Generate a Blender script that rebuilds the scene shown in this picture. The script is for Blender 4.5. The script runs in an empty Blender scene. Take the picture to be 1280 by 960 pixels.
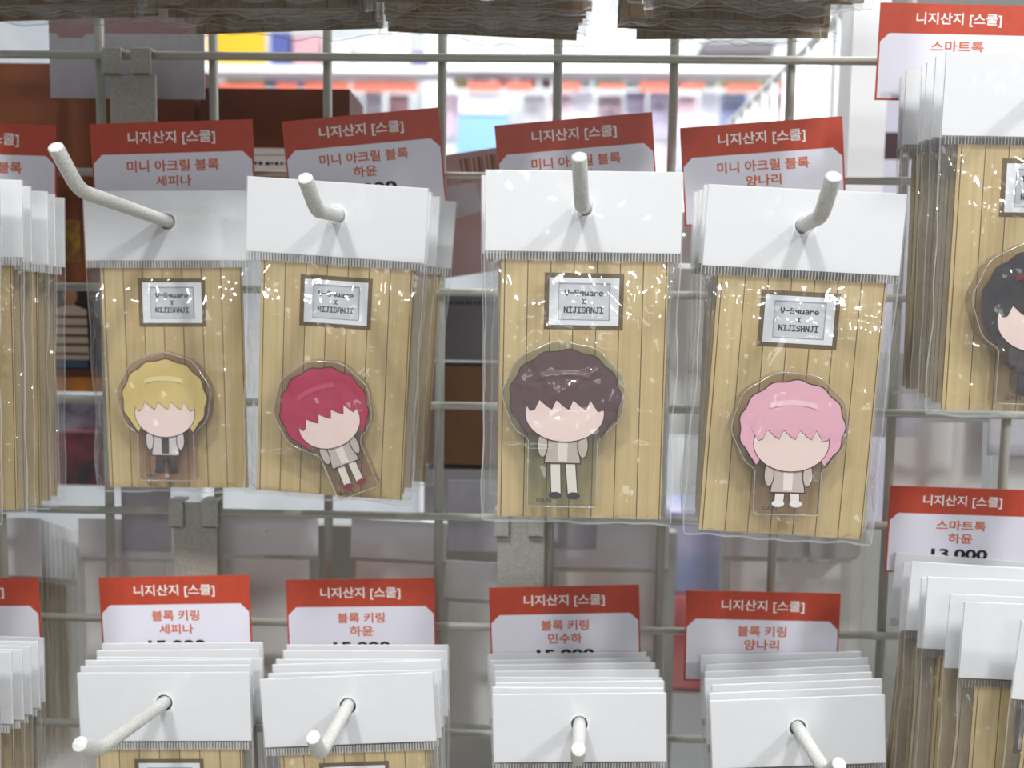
import bpy, bmesh, math, random
from mathutils import Vector, Matrix, noise, Euler

# ------------------------------------------------------------------ camera
# Grid coordinates: u to the right, v down, w into the shop, all in millimetres; the wire
# grid is the plane w = 0.  World: X = u, Y = w, Z = 1.559 m - v.
F_PX = 1100.0
ROT = (0.0790678725, 0.0243599306, 0.0143940581)
TRA = Vector((-180.071066, -142.74227, 384.515468))
def _rotm(a):
    return Matrix.Rotation(a[0], 3, 'X') @ Matrix.Rotation(a[1], 3, 'Y') @ Matrix.Rotation(a[2], 3, 'Z')
R3 = _rotm(ROT)
CG = -(R3.transposed() @ TRA)
Z0 = 1559.0
def g2w(g):
    return Vector((g[0], g[2], Z0 - g[1])) * 0.001
def dirw(g):
    return Vector((g[0], g[2], -g[1]))
def PG(px, py, d):
    r = R3.transposed() @ Vector(((px - 640) / F_PX, (py - 480) / F_PX, 1.0))
    return CG + r * ((-d - CG[2]) / r[2])
def P(px, py, d):
    """World point (m) seen at that place of the photograph, d mm in front of the grid."""
    return g2w(PG(px, py, d))
def depth_for(a, b, width):
    lo, hi = -2500.0, 360.0
    for _ in range(60):
        m = (lo + hi) / 2
        if (PG(a[0], a[1], m) - PG(b[0], b[1], m)).length > width: lo = m
        else: hi = m
    return lo

sc = bpy.context.scene
COL = sc.collection
cam_d = bpy.data.cameras.new('camera')
cam = bpy.data.objects.new('camera', cam_d); COL.objects.link(cam)
right, down, fwd = dirw(R3[0]), dirw(R3[1]), dirw(R3[2])
cm = Matrix.Identity(4)
for i in range(3):
    cm[i][0] = right[i]; cm[i][1] = -down[i]; cm[i][2] = -fwd[i]; cm[i][3] = g2w(CG)[i]
cam.matrix_world = cm
cam_d.sensor_width = 36.0
cam_d.lens = F_PX / 1280 * 36
cam_d.clip_start = 0.01; cam_d.clip_end = 50
cam_d.dof.use_dof = True
cam_d.dof.focus_distance = 0.312
cam_d.dof.aperture_fstop = 8.6
sc.camera = cam

# ------------------------------------------------------------------ world, lamps, exposure
w = bpy.data.worlds.new('world'); sc.world = w; w.use_nodes = True
bg = w.node_tree.nodes['Background']
bg.inputs[0].default_value = (0.93, 0.96, 1.0, 1); bg.inputs[1].default_value = 0.30
def area_lamp(name, loc, size, power, target, shape='DISK', color=(0.985, 0.995, 1.0)):
    l = bpy.data.lights.new(name, 'AREA'); l.shape = shape; l.size = size; l.energy = power; l.color = color
    if shape == 'RECTANGLE': l.size, l.size_y = size if isinstance(size, tuple) else (size, size)
    o = bpy.data.objects.new(name, l); COL.objects.link(o); o.location = loc
    o.rotation_euler = (Vector(target) - Vector(loc)).to_track_quat('-Z', 'Y').to_euler()
    return o
AIM = (0.2, -0.08, 1.5)
area_lamp('ceiling_or_fill_lamp', (-0.25, -1.00, 2.72), 0.16, 11.6, AIM)
area_lamp('ceiling_or_fill_lamp', (0.60, -0.88, 2.72), 0.16, 11.6, AIM)
area_lamp('ceiling_or_fill_lamp', (1.70, -1.10, 2.72), 0.18, 15.0, AIM)
area_lamp('ceiling_or_fill_lamp', (0.2, -3.0, 2.70), 1.3, 13.0, (0.2, 0.0, 1.45))  # added broad fill lamp behind the camera, brightens the shaded low packs
area_lamp('ceiling_or_fill_lamp', (0.0, 0.62, 2.74), 0.9, 27.0, (0.2, 1.6, 1.5))
area_lamp('ceiling_or_fill_lamp', (0.9, 0.62, 2.74), 0.9, 27.0, (0.4, 1.6, 1.5))
area_lamp('ceiling_or_fill_lamp', (0.3, 2.6, 2.74), 0.9, 36.0, (0.3, 3.6, 1.6))
vs = sc.view_settings
vs.view_transform = 'Standard'; vs.look = 'None'; vs.gamma = 1.0; vs.use_curve_mapping = False
vs.exposure = 0.19
sc.cycles.transparent_max_bounces = 40
sc.cycles.max_bounces = 10
sc.cycles.sample_clamp_indirect = 6.0
sc.cycles.caustics_reflective = False; sc.cycles.caustics_refractive = False

# ------------------------------------------------------------------ materials
def lin(c):
    return tuple((x / 255 / 12.92) if x / 255 <= 0.04045 else ((x / 255 + 0.055) / 1.055) ** 2.4 for x in c) + (1.0,)
MATS = {}
def mat(name, rgb=(200, 200, 200), rough=0.6, metal=0.0, spec=0.5, coat=0.0, bump=None, mottle=None):
    if name in MATS: return MATS[name]
    m = bpy.data.materials.new(name); m.use_nodes = True
    nt = m.node_tree; b = nt.nodes['Principled BSDF']
    b.inputs['Base Color'].default_value = lin(rgb); b.inputs['Roughness'].default_value = rough
    b.inputs['Metallic'].default_value = metal; b.inputs['Specular IOR Level'].default_value = spec
    b.inputs['Coat Weight'].default_value = coat
    tc = nt.nodes.new('ShaderNodeTexCoord')
    if mottle:
        sc_, rgb2 = mottle
        n = nt.nodes.new('ShaderNodeTexNoise'); n.inputs['Scale'].default_value = sc_; n.inputs['Detail'].default_value = 4
        r = nt.nodes.new('ShaderNodeValToRGB')
        r.color_ramp.elements[0].position = 0.35; r.color_ramp.elements[1].position = 0.65
        r.color_ramp.elements[0].color = lin(rgb2); r.color_ramp.elements[1].color = lin(rgb)
        nt.links.new(tc.outputs['Object'], n.inputs['Vector']); nt.links.new(n.outputs[0], r.inputs[0])
        nt.links.new(r.outputs[0], b.inputs['Base Color'])
    if bump:
        sc_, st, dist = bump
        n = nt.nodes.new('ShaderNodeTexNoise'); n.inputs['Scale'].default_value = sc_; n.inputs['Detail'].default_value = 3
        bp = nt.nodes.new('ShaderNodeBump'); bp.inputs['Strength'].default_value = st; bp.inputs['Distance'].default_value = dist
        nt.links.new(tc.outputs['Object'], n.inputs['Vector']); nt.links.new(n.outputs[0], bp.inputs['Height'])
        nt.links.new(bp.outputs[0], b.inputs['Normal'])
    MATS[name] = m
    return m
def emit(name, rgb, strength):
    m = bpy.data.materials.new(name); m.use_nodes = True; nt = m.node_tree; nt.nodes.clear()
    e = nt.nodes.new('ShaderNodeEmission'); e.inputs[0].default_value = lin(rgb); e.inputs[1].default_value = strength
    o = nt.nodes.new('ShaderNodeOutputMaterial'); nt.links.new(e.outputs[0], o.inputs[0])
    return m
def film_mat(name, haze=0.035, boost=1.0, rough=0.07, tint=(0.985, 0.985, 0.98), bump=0.16, hazecol=(235, 235, 235)):
    m = bpy.data.materials.new(name); m.use_nodes = True; nt = m.node_tree; nt.nodes.clear()
    N = nt.nodes.new; L = nt.links.new
    out = N('ShaderNodeOutputMaterial')
    tr = N('ShaderNodeBsdfTransparent'); tr.inputs[0].default_value = tint + (1,)
    gl = N('ShaderNodeBsdfGlossy'); gl.inputs['Roughness'].default_value = rough
    df = N('ShaderNodeBsdfDiffuse'); df.inputs[0].default_value = lin(hazecol)
    fr = N('ShaderNodeLayerWeight'); pw = N('ShaderNodeMath'); pw.operation = 'POWER'; pw.inputs[1].default_value = 5
    mu = N('ShaderNodeMath'); mu.operation = 'MULTIPLY_ADD'; mu.inputs[1].default_value = 0.8; mu.inputs[2].default_value = 0.05 * boost; mu.use_clamp = True
    m1 = N('ShaderNodeMixShader'); m1.inputs[0].default_value = haze
    m2 = N('ShaderNodeMixShader')
    tc = N('ShaderNodeTexCoord'); no = N('ShaderNodeTexNoise'); no.inputs['Scale'].default_value = 55; no.inputs['Detail'].default_value = 2
    vo = N('ShaderNodeTexVoronoi'); vo.inputs['Scale'].default_value = 55
    mp = N('ShaderNodeMapping'); mp.inputs['Rotation'].default_value = (0, .7, 0); mp.inputs['Scale'].default_value = (1.5, .8, .5)
    ad = N('ShaderNodeMath'); ad.operation = 'MULTIPLY_ADD'; ad.inputs[1].default_value = 0.15
    bp = N('ShaderNodeBump'); bp.inputs['Strength'].default_value = bump; bp.inputs['Distance'].default_value = 0.0045
    L(mp.outputs[0], no.inputs['Vector']); L(tc.outputs['Object'], mp.inputs[0]); L(mp.outputs[0], vo.inputs['Vector'])
    L(vo.outputs['Distance'], ad.inputs[0]); L(no.outputs[0], ad.inputs[2]); L(ad.outputs[0], bp.inputs['Height'])
    L(bp.outputs[0], gl.inputs['Normal']); L(bp.outputs[0], fr.inputs['Normal'])
    L(fr.outputs['Facing'], pw.inputs[0]); L(pw.outputs[0], mu.inputs[0]); L(mu.outputs[0], m2.inputs[0])
    L(tr.outputs[0], m1.inputs[1]); L(df.outputs[0], m1.inputs[2])
    L(m1.outputs[0], m2.inputs[1]); L(gl.outputs[0], m2.inputs[2]); L(m2.outputs[0], out.inputs[0])
    MATS[name] = m
    return m
def wood_print(name, base, dark, line, pitch=8.05, off=3.0):
    m = bpy.data.materials.new(name); m.use_nodes = True; nt = m.node_tree; N = nt.nodes.new; L = nt.links.new
    b = nt.nodes['Principled BSDF']; b.inputs['Roughness'].default_value = 0.45
    tc = N('ShaderNodeTexCoord'); sx = N('ShaderNodeSeparateXYZ'); L(tc.outputs['Object'], sx.inputs[0])
    a = N('ShaderNodeMath'); a.operation = 'MULTIPLY_ADD'; a.inputs[1].default_value = 1000 / pitch; a.inputs[2].default_value = 20 + off / pitch
    L(sx.outputs[0], a.inputs[0])
    fr = N('ShaderNodeMath'); fr.operation = 'FRACT'; L(a.outputs[0], fr.inputs[0])
    fl = N('ShaderNodeMath'); fl.operation = 'FLOOR'; L(a.outputs[0], fl.inputs[0])
    ls = N('ShaderNodeMath'); ls.operation = 'LESS_THAN'; ls.inputs[1].default_value = 0.045; L(fr.outputs[0], ls.inputs[0])
    mp = N('ShaderNodeMapping'); mp.inputs['Scale'].default_value = (900, 900, 22); L(tc.outputs['Object'], mp.inputs[0])
    n = N('ShaderNodeTexNoise'); n.inputs['Scale'].default_value = 1.0; n.inputs['Detail'].default_value = 5; L(mp.outputs[0], n.inputs['Vector'])
    wn = N('ShaderNodeTexWhiteNoise'); wn.noise_dimensions = '1D'; L(fl.outputs[0], wn.inputs['W'])
    ad = N('ShaderNodeMath'); ad.operation = 'MULTIPLY_ADD'; ad.inputs[1].default_value = 0.25; L(wn.outputs[0], ad.inputs[0]); L(n.outputs[0], ad.inputs[2])
    r = N('ShaderNodeValToRGB'); r.color_ramp.elements[0].position = 0.3; r.color_ramp.elements[1].position = 0.85
    r.color_ramp.elements[0].color = lin(dark); r.color_ramp.elements[1].color = lin(base); L(ad.outputs[0], r.inputs[0])
    mx = N('ShaderNodeMix'); mx.data_type = 'RGBA'; mx.inputs['B'].default_value = lin(line)
    L(ls.outputs[0], mx.inputs['Factor']); L(r.outputs[0], mx.inputs['A']); L(mx.outputs['Result'], b.inputs['Base Color'])
    MATS[name] = m
    return m

PAPER = mat('white_paper', (238, 239, 242), 0.55)
PAPERB = mat('grey_paper', (243, 243, 241), 0.6)
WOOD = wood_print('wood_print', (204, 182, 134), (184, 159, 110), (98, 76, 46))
WOODD = wood_print('shaded_wood_print', (142, 116, 82), (122, 98, 66), (92, 72, 46))  # darker copy of the wood print, the upper row's shade put into its colour
KRAFT = mat('kraft_edge', (136, 108, 72), 0.7)
FILM = film_mat('clear_film', haze=0.04, boost=1.2)
WELD = film_mat('film_weld_and_highlight', haze=0.30, boost=3.0, rough=0.15)
CRIMP = film_mat('crimp_film', haze=0.50, boost=3, rough=0.2, bump=.1)
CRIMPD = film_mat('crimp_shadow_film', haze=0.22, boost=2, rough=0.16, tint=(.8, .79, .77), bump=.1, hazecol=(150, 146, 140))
FRAMEP = mat('frame_print', (98, 76, 42), 0.5)
WHITEP = mat('white_print', (226, 230, 234), 0.5)
GREYP = mat('grey_print', (200, 203, 207), 0.5)
LINEP = mat('line_print', (150, 155, 160), 0.5)
INK = mat('ink', (14, 14, 16), 0.5)
WIRE = mat('wire_enamel', (172, 173, 162), 0.42, bump=(400, 0.15, 0.0005))
HOOKM = mat('hook_enamel', (224, 225, 222), 0.4, bump=(1100, 0.5, 0.0005), mottle=(1500, (200, 200, 194)))
PLATE = mat('plate_enamel', (186, 185, 176), 0.55, mottle=(900, (168, 167, 157)), bump=(700, 0.3, 0.0005))
BAND = mat('card_orange', (190, 74, 50), 0.4, mottle=(250, (183, 68, 46)))
CARDW = mat('card_white', (226, 224, 234), 0.4)
OTXT = mat('orange_ink', (205, 98, 52), 0.5)
WTXT = mat('white_ink', (236, 232, 228), 0.5)
CARDBACK = mat('card_back', (188, 187, 194), 0.6, mottle=(160, (180, 178, 186)))

# ------------------------------------------------------------------ mesh helpers (mm in, m out)
class MB:
    def __init__(s): s.v = []; s.f = []; s.m = []; s.mats = []
    def mi(s, m):
        if m not in s.mats: s.mats.append(m)
        return s.mats.index(m)
    def face(s, pts, m):
        b = len(s.v); s.v += [Vector(p) for p in pts]; s.f.append(list(range(b, b + len(pts)))); s.m.append(s.mi(m))
    def box(s, x0, x1, y0, y1, z0, z1, m, mtop=None):
        b = len(s.v)
        s.v += [Vector((x, y, z)) for x in (x0, x1) for y in (y0, y1) for z in (z0, z1)]
        for q in ((0, 1, 3, 2), (4, 6, 7, 5), (0, 4, 5, 1), (2, 3, 7, 6), (0, 2, 6, 4), (1, 5, 7, 3)):
            s.f.append([b + i for i in q]); s.m.append(s.mi(m))
    def prism(s, pts, y0, y1, mf, ms=None, mb=None):
        """2-D outline (x,z) extruded from y0 (front, nearer the camera) to y1."""
        n = len(pts); b = len(s.v)
        s.v += [Vector((p[0], y0, p[1])) for p in pts] + [Vector((p[0], y1, p[1])) for p in pts]
        s.f.append([b + i for i in range(n)]); s.m.append(s.mi(mf))
        s.f.append([b + n + i for i in reversed(range(n))]); s.m.append(s.mi(mb or mf))
        for i in range(n):
            j = (i + 1) % n
            s.f.append([b + i, b + n + i, b + n + j, b + j]); s.m.append(s.mi(ms or mf))
    def flat(s, pts, y, m):
        s.face([(p[0], y, p[1]) for p in pts], m)
    def rect(s, x0, x1, z0, z1, y, m):
        s.flat([(x0, z0), (x1, z0), (x1, z1), (x0, z1)], y, m)
    def tube(s, pts, r, m, n=12, caps=True):
        pts = [Vector(p) for p in pts]; b = len(s.v); up = None
        for i, p in enumerate(pts):
            t = (pts[min(i + 1, len(pts) - 1)] - pts[max(i - 1, 0)]).normalized()
            if up is None:
                up = Vector((0, 0, 1)) if abs(t.z) < 0.9 else Vector((1, 0, 0))
            a = (up - t * up.dot(t)).normalized(); c = t.cross(a); up = a
            for k in range(n):
                th = 2 * math.pi * k / n
                s.v.append(p + (a * math.cos(th) + c * math.sin(th)) * r)
        for i in range(len(pts) - 1):
            for k in range(n):
                k2 = (k + 1) % n
                s.f.append([b + i * n + k, b + i * n + k2, b + (i + 1) * n + k2, b + (i + 1) * n + k]); s.m.append(s.mi(m))
        if caps:
            s.f.append([b + k for k in reversed(range(n))]); s.m.append(s.mi(m))
            e = b + (len(pts) - 1) * n
            s.f.append([e + k for k in range(n)]); s.m.append(s.mi(m))
    def mesh(s, name, smooth=False):
        me = bpy.data.meshes.new(name)
        me.from_pydata([tuple(p * 0.001) for p in s.v], [], s.f)
        for m in s.mats: me.materials.append(m)
        me.polygons.foreach_set('material_index', s.m)
        if smooth: me.polygons.foreach_set('use_smooth', [True] * len(s.f))
        me.update()
        return me
    def build(s, name, parent=None, smooth=False):
        o = bpy.data.objects.new(name, s.mesh(name, smooth)); COL.objects.link(o)
        if parent: o.parent = parent
        return o
def link(name, me, parent=None):
    o = bpy.data.objects.new(name, me); COL.objects.link(o)
    if parent: o.parent = parent
    return o
def tag(o, label=None, cat=None, group=None, kind=None):
    if label: o['label'] = label
    if cat: o['category'] = cat
    if group: o['group'] = group
    if kind: o['kind'] = kind
    return o
def empty(name, label, cat, group=None, mw=None):
    o = bpy.data.objects.new(name, None); COL.objects.link(o); o.empty_display_size = 0.01
    if mw is not None: o.matrix_world = mw
    return tag(o, label, cat, group)
def bevel(o, wd, seg=2):
    b = o.modifiers.new('bevel', 'BEVEL'); b.width = wd * 0.001; b.segments = seg; b.limit_method = 'ANGLE'
def ellipse(cx, cz, rx, rz, n=40, wob=0, wn=7, ph=0, a0=0, a1=360):
    out = []
    for i in range(n):
        t = math.radians(a0 + (a1 - a0) * i / (n if a1 - a0 >= 360 else n - 1))
        k = 1 + wob * math.sin(wn * t + ph)
        out.append((cx + rx * k * math.cos(t), cz + rz * k * math.sin(t)))
    return out
def roundrect(x0, x1, z0, z1, r, n=5):
    out = []
    for cx, cz, a in ((x1 - r, z1 - r, 0), (x0 + r, z1 - r, 90), (x0 + r, z0 + r, 180), (x1 - r, z0 + r, 270)):
        for k in range(n + 1):
            t = math.radians(a + 90 * k / n); out.append((cx + r * math.cos(t), cz + r * math.sin(t)))
    return out
TEXTS = {}
def text_tris(body, offset=0.0):
    """(points, faces) of a line of writing, 2-D, centred, width and height as set by the built-in face."""
    key = (body, offset)
    if key in TEXTS: return TEXTS[key]
    cu = bpy.data.curves.new('writing', 'FONT'); cu.body = body; cu.align_x = 'CENTER'; cu.size = 1.0; cu.offset = offset
    cu.resolution_u = 4
    o = bpy.data.objects.new('writing', cu); COL.objects.link(o)
    dg = bpy.context.evaluated_depsgraph_get(); dg.update()
    me = bpy.data.meshes.new_from_object(o.evaluated_get(dg))
    pts = [(v.co.x, v.co.y) for v in me.vertices]; fs = [list(p.vertices) for p in me.polygons]
    bpy.data.objects.remove(o); bpy.data.curves.remove(cu); bpy.data.meshes.remove(me)
    TEXTS[key] = (pts, fs)
    return TEXTS[key]
def write(mb, body, cx, cz, y, m, width=None, height=None, offset=0.02):
    pts, fs = text_tris(body, offset)
    if not pts: return
    xs = [p[0] for p in pts]; zs = [p[1] for p in pts]
    sx = width / (max(xs) - min(xs)) if width else None
    sz = height / (max(zs) - min(zs)) if height else None
    sx = sx or sz; sz = sz or sx
    mx, mz = (max(xs) + min(xs)) / 2, (max(zs) + min(zs)) / 2
    b = len(mb.v)
    mb.v += [Vector((cx + (p[0] - mx) * sx, y, cz + (p[1] - mz) * sz)) for p in pts]
    k = mb.mi(m)
    for f in fs: mb.f.append([b + i for i in f]); mb.m.append(k)
# the blocky lettering on the printed frame, 5 x 7 dots
GLY = {'V': '10001 10001 10001 10001 01010 01010 00100', '-': '00000 00000 00000 11111 00000 00000 00000',
       'S': '01110 10001 10000 01110 00001 10001 01110', 'q': '00000 00000 01111 10001 01111 00001 00001',
       'u': '00000 00000 10001 10001 10001 10011 01101', 'a': '00000 00000 01110 00001 01111 10001 01111',
       'r': '00000 00000 10110 11001 10000 10000 10000', 'e': '00000 00000 01110 10001 11111 10000 01110',
       'X': '10001 01010 00100 00100 00100 01010 10001', 'N': '10001 11001 11001 10101 10011 10011 10001',
       'I': '11111 00100 00100 00100 00100 00100 11111', 'J': '00111 00010 00010 00010 00010 10010 01100',
       'A': '01110 10001 10001 11111 10001 10001 10001'}
def dots(mb, body, cx, cz, y, m, pitch, px, pz):
    x = cx - pitch * (len(body) - 1) / 2
    for ch in body:
        for r, row in enumerate(GLY[ch].split()):
            c = 0
            while c < 5:
                if row[c] == '1':
                    e = c
                    while e + 1 < 5 and row[e + 1] == '1': e += 1
                    mb.rect(x + (c - 2.5) * px - .09, x + (e - 1.5) * px + .09, cz + (2.5 - r) * pz - .03, cz + (3.5 - r) * pz + .03, y, m)
                    c = e
                c += 1
        x += pitch

# ------------------------------------------------------------------ the shop around (setting)
def structure(o): o['kind'] = 'structure'; return o
def slab(name, x0, x1, y0, y1, z0, z1, m):
    b = MB(); b.box(x0, x1, y0, y1, z0, z1, m); return structure(b.build(name))
slab('floor', -4000, 5000, -3000, 5200, -100, 0, mat('floor_vinyl', (196, 192, 186), 0.35, mottle=(3, (186, 182, 176))))
slab('ceiling', -4000, 5000, -3000, 5200, 2800, 2900, mat('ceiling_tile', (236, 236, 234), 0.8))
slab('wall_back', -4000, 5000, 5100, 5200, 0, 2800, mat('wall_paint', (226, 229, 232), 0.7, mottle=(1.5, (214, 218, 222))))

# ------------------------------------------------------------------ the wire grid
grid = empty('wire_grid_panel', 'white enamelled wire grid panel that all the hooks and packs hang on', 'grid panel')
for i in range(-2, 10):
    b = MB(); b.tube([(i * 50, 0, Z0 - z) for z in (-150, 420)], 2.0, WIRE, 10)
    b.build('vertical_wire', grid, True)
for j in range(-2, 8):
    b = MB(); b.tube([(x, -3.4, Z0 - j * 50) for x in (-160, 520)], 1.8, WIRE, 10)
    b.build('horizontal_wire', grid, True)

# ------------------------------------------------------------------ packs
HW, HT, HB, BB = 34.0, 12.2, -15.6, -111.0           # half width, header top and bottom, bag bottom (hole at 0,0)
def header_mesh(hw=HW, ht=HT, hb=HB, r=3.3):
    b = MB(); n = 32; f0, f1 = -0.25, 0.25
    outer, inner = [], []
    for k in range(n):
        t = 2 * math.pi * (k + .5) / n; c, s_ = math.cos(t), math.sin(t)
        q = min(hw / abs(c) if abs(c) > 1e-6 else 1e9, (ht if s_ > 0 else -hb) / abs(s_) if abs(s_) > 1e-6 else 1e9)
        outer.append([c * q, s_ * q]); inner.append((c * r, s_ * r))
    for cx, cz in ((hw, ht), (-hw, ht), (-hw, hb), (hw, hb)):
        i = min(range(n), key=lambda k: (outer[k][0] - cx) ** 2 + (outer[k][1] - cz) ** 2); outer[i] = [cx, cz]
    for k in range(n):
        j = (k + 1) % n; o, p, q, i_ = outer[k], outer[j], inner[j], inner[k]
        b.face([(o[0], f0, o[1]), (p[0], f0, p[1]), (q[0], f0, q[1]), (i_[0], f0, i_[1])], PAPER)
        b.face([(i_[0], f1, i_[1]), (q[0], f1, q[1]), (p[0], f1, p[1]), (o[0], f1, o[1])], PAPER)
        b.face([(o[0], f0, o[1]), (o[0], f1, o[1]), (p[0], f1, p[1]), (p[0], f0, p[1])], PAPER)
        b.face([(i_[0], f1, i_[1]), (i_[0], f0, i_[1]), (q[0], f0, q[1]), (q[0], f1, q[1])], PAPER)
    return b.mesh('header_card')
CX0, CX1, CZ0, CZ1 = -28.3, 30.0, -109.6, -18.4       # backing card
def card_mesh(printed=True, x0=CX0, x1=CX1, z0=CZ0, z1=CZ1, face=None):
    b = MB(); b.prism([(x0, z0), (x1, z0), (x1, z1), (x0, z1)], -0.3, 0.3, face or WOOD, KRAFT, PAPERB)
    if printed:
        fx0, fx1, fz1 = x0 + 15.3, x0 + 43.0, z1 - 4.5; fz0 = fz1 - 19.8
        b.rect(fx0, fx1, fz0, fz1, -0.34, FRAMEP)
        b.rect(fx0 + 1.7, fx1 - 1.6, fz0 + 1.6, fz1 - 1.7, -0.38, WHITEP)
        gx0, gx1, gz0, gz1 = fx0 + 5.2, fx1 - 4.9, fz0 + 3.6, fz1 - 3.7
        b.rect(gx0 - .25, gx1 + .25, gz0 - .25, gz1 + .25, -0.42, LINEP)
        b.rect(gx0, gx1 - .25, gz0, gz1 - .3, -0.46, GREYP)
        cx, cz = (fx0 + fx1) / 2, (fz0 + fz1) / 2
        dots(b, 'V-Square', cx, cz + 3.0, -0.50, INK, 1.7, 0.275, 0.30)
        dots(b, 'X', cx, cz + 0.0, -0.50, INK, 1.66, 0.25, 0.27)
        dots(b, 'NIJISANJI', cx, cz - 3.0, -0.50, INK, 1.56, 0.255, 0.31)
    return b.mesh('backing_card')
def sstep(a, b, x):
    t = max(0.0, min(1.0, (x - a) / (b - a))); return t * t * (3 - 2 * t)
def film_mesh(seed, bulge, hw=HW, ht=HT, hb=HB, bb=BB, step=1.0, hole=3.7, crease=10, edge=1.4, rim=2.2, rag=1.2):
    rnd = random.Random(seed); b = MB(); fi, we = b.mi(FILM), b.mi(WELD)
    nx = int(2 * hw / step); nz = int((ht - bb) / step)
    cr = []
    for k in range(crease):
        x, z = rnd.uniform(-hw, hw), rnd.uniform(bb, hb - 4)
        if k % 3 == 0: x = rnd.choice((-1, 1)) * rnd.uniform(hw * .75, hw)
        a = rnd.uniform(0, math.pi); L = rnd.uniform(10, 38)
        cr.append((x, z, math.cos(a), math.sin(a), L, rnd.uniform(.6, 1.6), rnd.uniform(.9, 2.0)))
    so = Vector((seed * 7.3, seed * 3.1, 0))
    def edge_x(sgn, z):
        k = sstep(hb, hb - 25, z)
        return sgn * (hw - edge * k * (0.5 + 0.9 * noise.noise(Vector((seed * 5 + sgn * 9, z / 22, 1)))) )
    def pt(i, j, side):
        z = ht + (bb - ht) * j / nz; zz = z + rag * noise.noise(Vector((seed * 3.3, (2 * i / nx - 1) * 3.5, 2))) * sstep(-100, bb, z)
        xl, xr = edge_x(-1, z), edge_x(1, z); x = xl + (xr - xl) * i / nx
        ins = min(x - xl, xr - x); inb = z - bb
        below = sstep(hb - 0.5, hb - 14, z)
        if side < 0:
            env = sstep(0, 8.0, ins) * sstep(0, 7.0, inb) * sstep(hb - 1, -43, z)
            h = 0.42 + (0.9 * below + bulge * env) * sstep(0, 3, ins)
            mar = 1 - sstep(4.0, 8.5, min(ins, inb))
            v = Vector((x / 9, z / 13, 0)) + so
            wr = abs(noise.noise(v)) * 1.5 + abs(noise.noise(v * 2.3)) * 0.7
            amp = (0.30 + 1.15 * below) * sstep(0, 2.5, min(ins, inb)) 
            h += wr * amp + rim * mar * below * abs(noise.noise(Vector((x / 3.0, z / 4.0, 3)) + so)) * sstep(0, 1.2, min(ins, inb))
            for (cx, cz, ca, sa, L, am, wd) in cr:
                t = (x - cx) * ca + (z - cz) * sa
                if abs(t) < L / 2:
                    q = abs(-(x - cx) * sa + (z - cz) * ca)
                    if q < wd: h += am * (1 - q / wd) * (1 - (2 * t / L) ** 2) * min(1, below + .25) * sstep(0, 1.5, min(ins, inb))
            return Vector((x, -h, zz))
        v = Vector((x / 12, z / 15, 5)) + so
        return Vector((x, 0.5 + 0.35 * abs(noise.noise(v)) * below, zz))
    for side in (-1, 1):
        base = len(b.v)
        for j in range(nz + 1):
            for i in range(nx + 1): b.v.append(pt(i, j, side))
        for j in range(nz):
            for i in range(nx):
                c = base + j * (nx + 1) + i
                q = [c, c + 1, c + nx + 2, c + nx + 1]
                ctr = (b.v[q[0]] + b.v[q[2]]) / 2
                if math.hypot(ctr.x, ctr.z) < hole + .6: continue
                b.f.append(q); b.m.append(fi)
    # welded rims: narrow flat strips along both sides and the bottom
    for sgn in (-1, 1):
        for j in range(nz):
            za, zb = ht + (bb - ht) * j / nz, ht + (bb - ht) * (j + 1) / nz
            xa, xb = edge_x(sgn, za), edge_x(sgn, zb)
            b.f.append([len(b.v) + k for k in range(4)]); b.m.append(we)
            b.v += [Vector((xa, 0, za)), Vector((xa + sgn * .55, 0, za)), Vector((xb + sgn * .55, 0, zb)), Vector((xb, 0, zb))]
    for i in range(nx):
        p, q = pt(i, nz, -1), pt(i + 1, nz, -1)
        b.f.append([len(b.v) + k for k in range(4)]); b.m.append(we)
        b.v += [Vector((p.x, 0.1, p.z)), Vector((q.x, 0.1, q.z)), Vector((q.x, 0.1, q.z - .8)), Vector((p.x, 0.1, p.z - .8))]
    return b.mesh('film_bag', True)
def crimp_mesh(hw=HW, zt=HB - .1, zb=HB - 3.1, pitch=1.12):
    b = MB(); n = int(2 * hw / pitch); k, k2 = b.mi(CRIMP), b.mi(CRIMPD); base = len(b.v)
    for i in range(2 * n + 1):
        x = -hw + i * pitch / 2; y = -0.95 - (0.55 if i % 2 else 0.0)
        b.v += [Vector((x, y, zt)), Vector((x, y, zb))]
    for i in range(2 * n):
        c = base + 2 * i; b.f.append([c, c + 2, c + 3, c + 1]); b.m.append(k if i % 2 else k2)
    return b.mesh('crimp_strip')
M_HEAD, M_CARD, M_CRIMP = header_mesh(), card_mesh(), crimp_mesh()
M_HEADS = header_mesh(r=0.8); F_FAR = film_mesh(31, 3.2, hole=0.6)
F_FAT = [film_mesh(s, 7.6, crease=18) for s in (1, 2, 3, 4, 5)]
F_THIN = [film_mesh(s, 3.2, crease=9) for s in (11, 12, 13, 14)]
def pack_matrix(tl, d, roll=0.0, pitch=0.0, yaw=0.0, hw=HW, ht=HT):
    """Where the hole is when the header's top left corner is seen at tl."""
    rot = Euler((math.radians(pitch), math.radians(roll), math.radians(yaw)), 'XYZ').to_matrix().to_4x4()
    off = rot @ (Vector((-hw, 0, ht)) * 0.001)
    return Matrix.Translation(P(tl[0], tl[1], d) - off) @ rot
def pack(mw, label, group, film, wide=False, head=None):
    e = empty('product_pack', label, 'pack', group, mw)
    if wide:
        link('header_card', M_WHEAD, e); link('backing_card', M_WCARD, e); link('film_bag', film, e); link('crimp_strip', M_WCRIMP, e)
    else:
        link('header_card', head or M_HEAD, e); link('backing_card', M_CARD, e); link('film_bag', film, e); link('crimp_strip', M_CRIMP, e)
    return e

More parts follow.
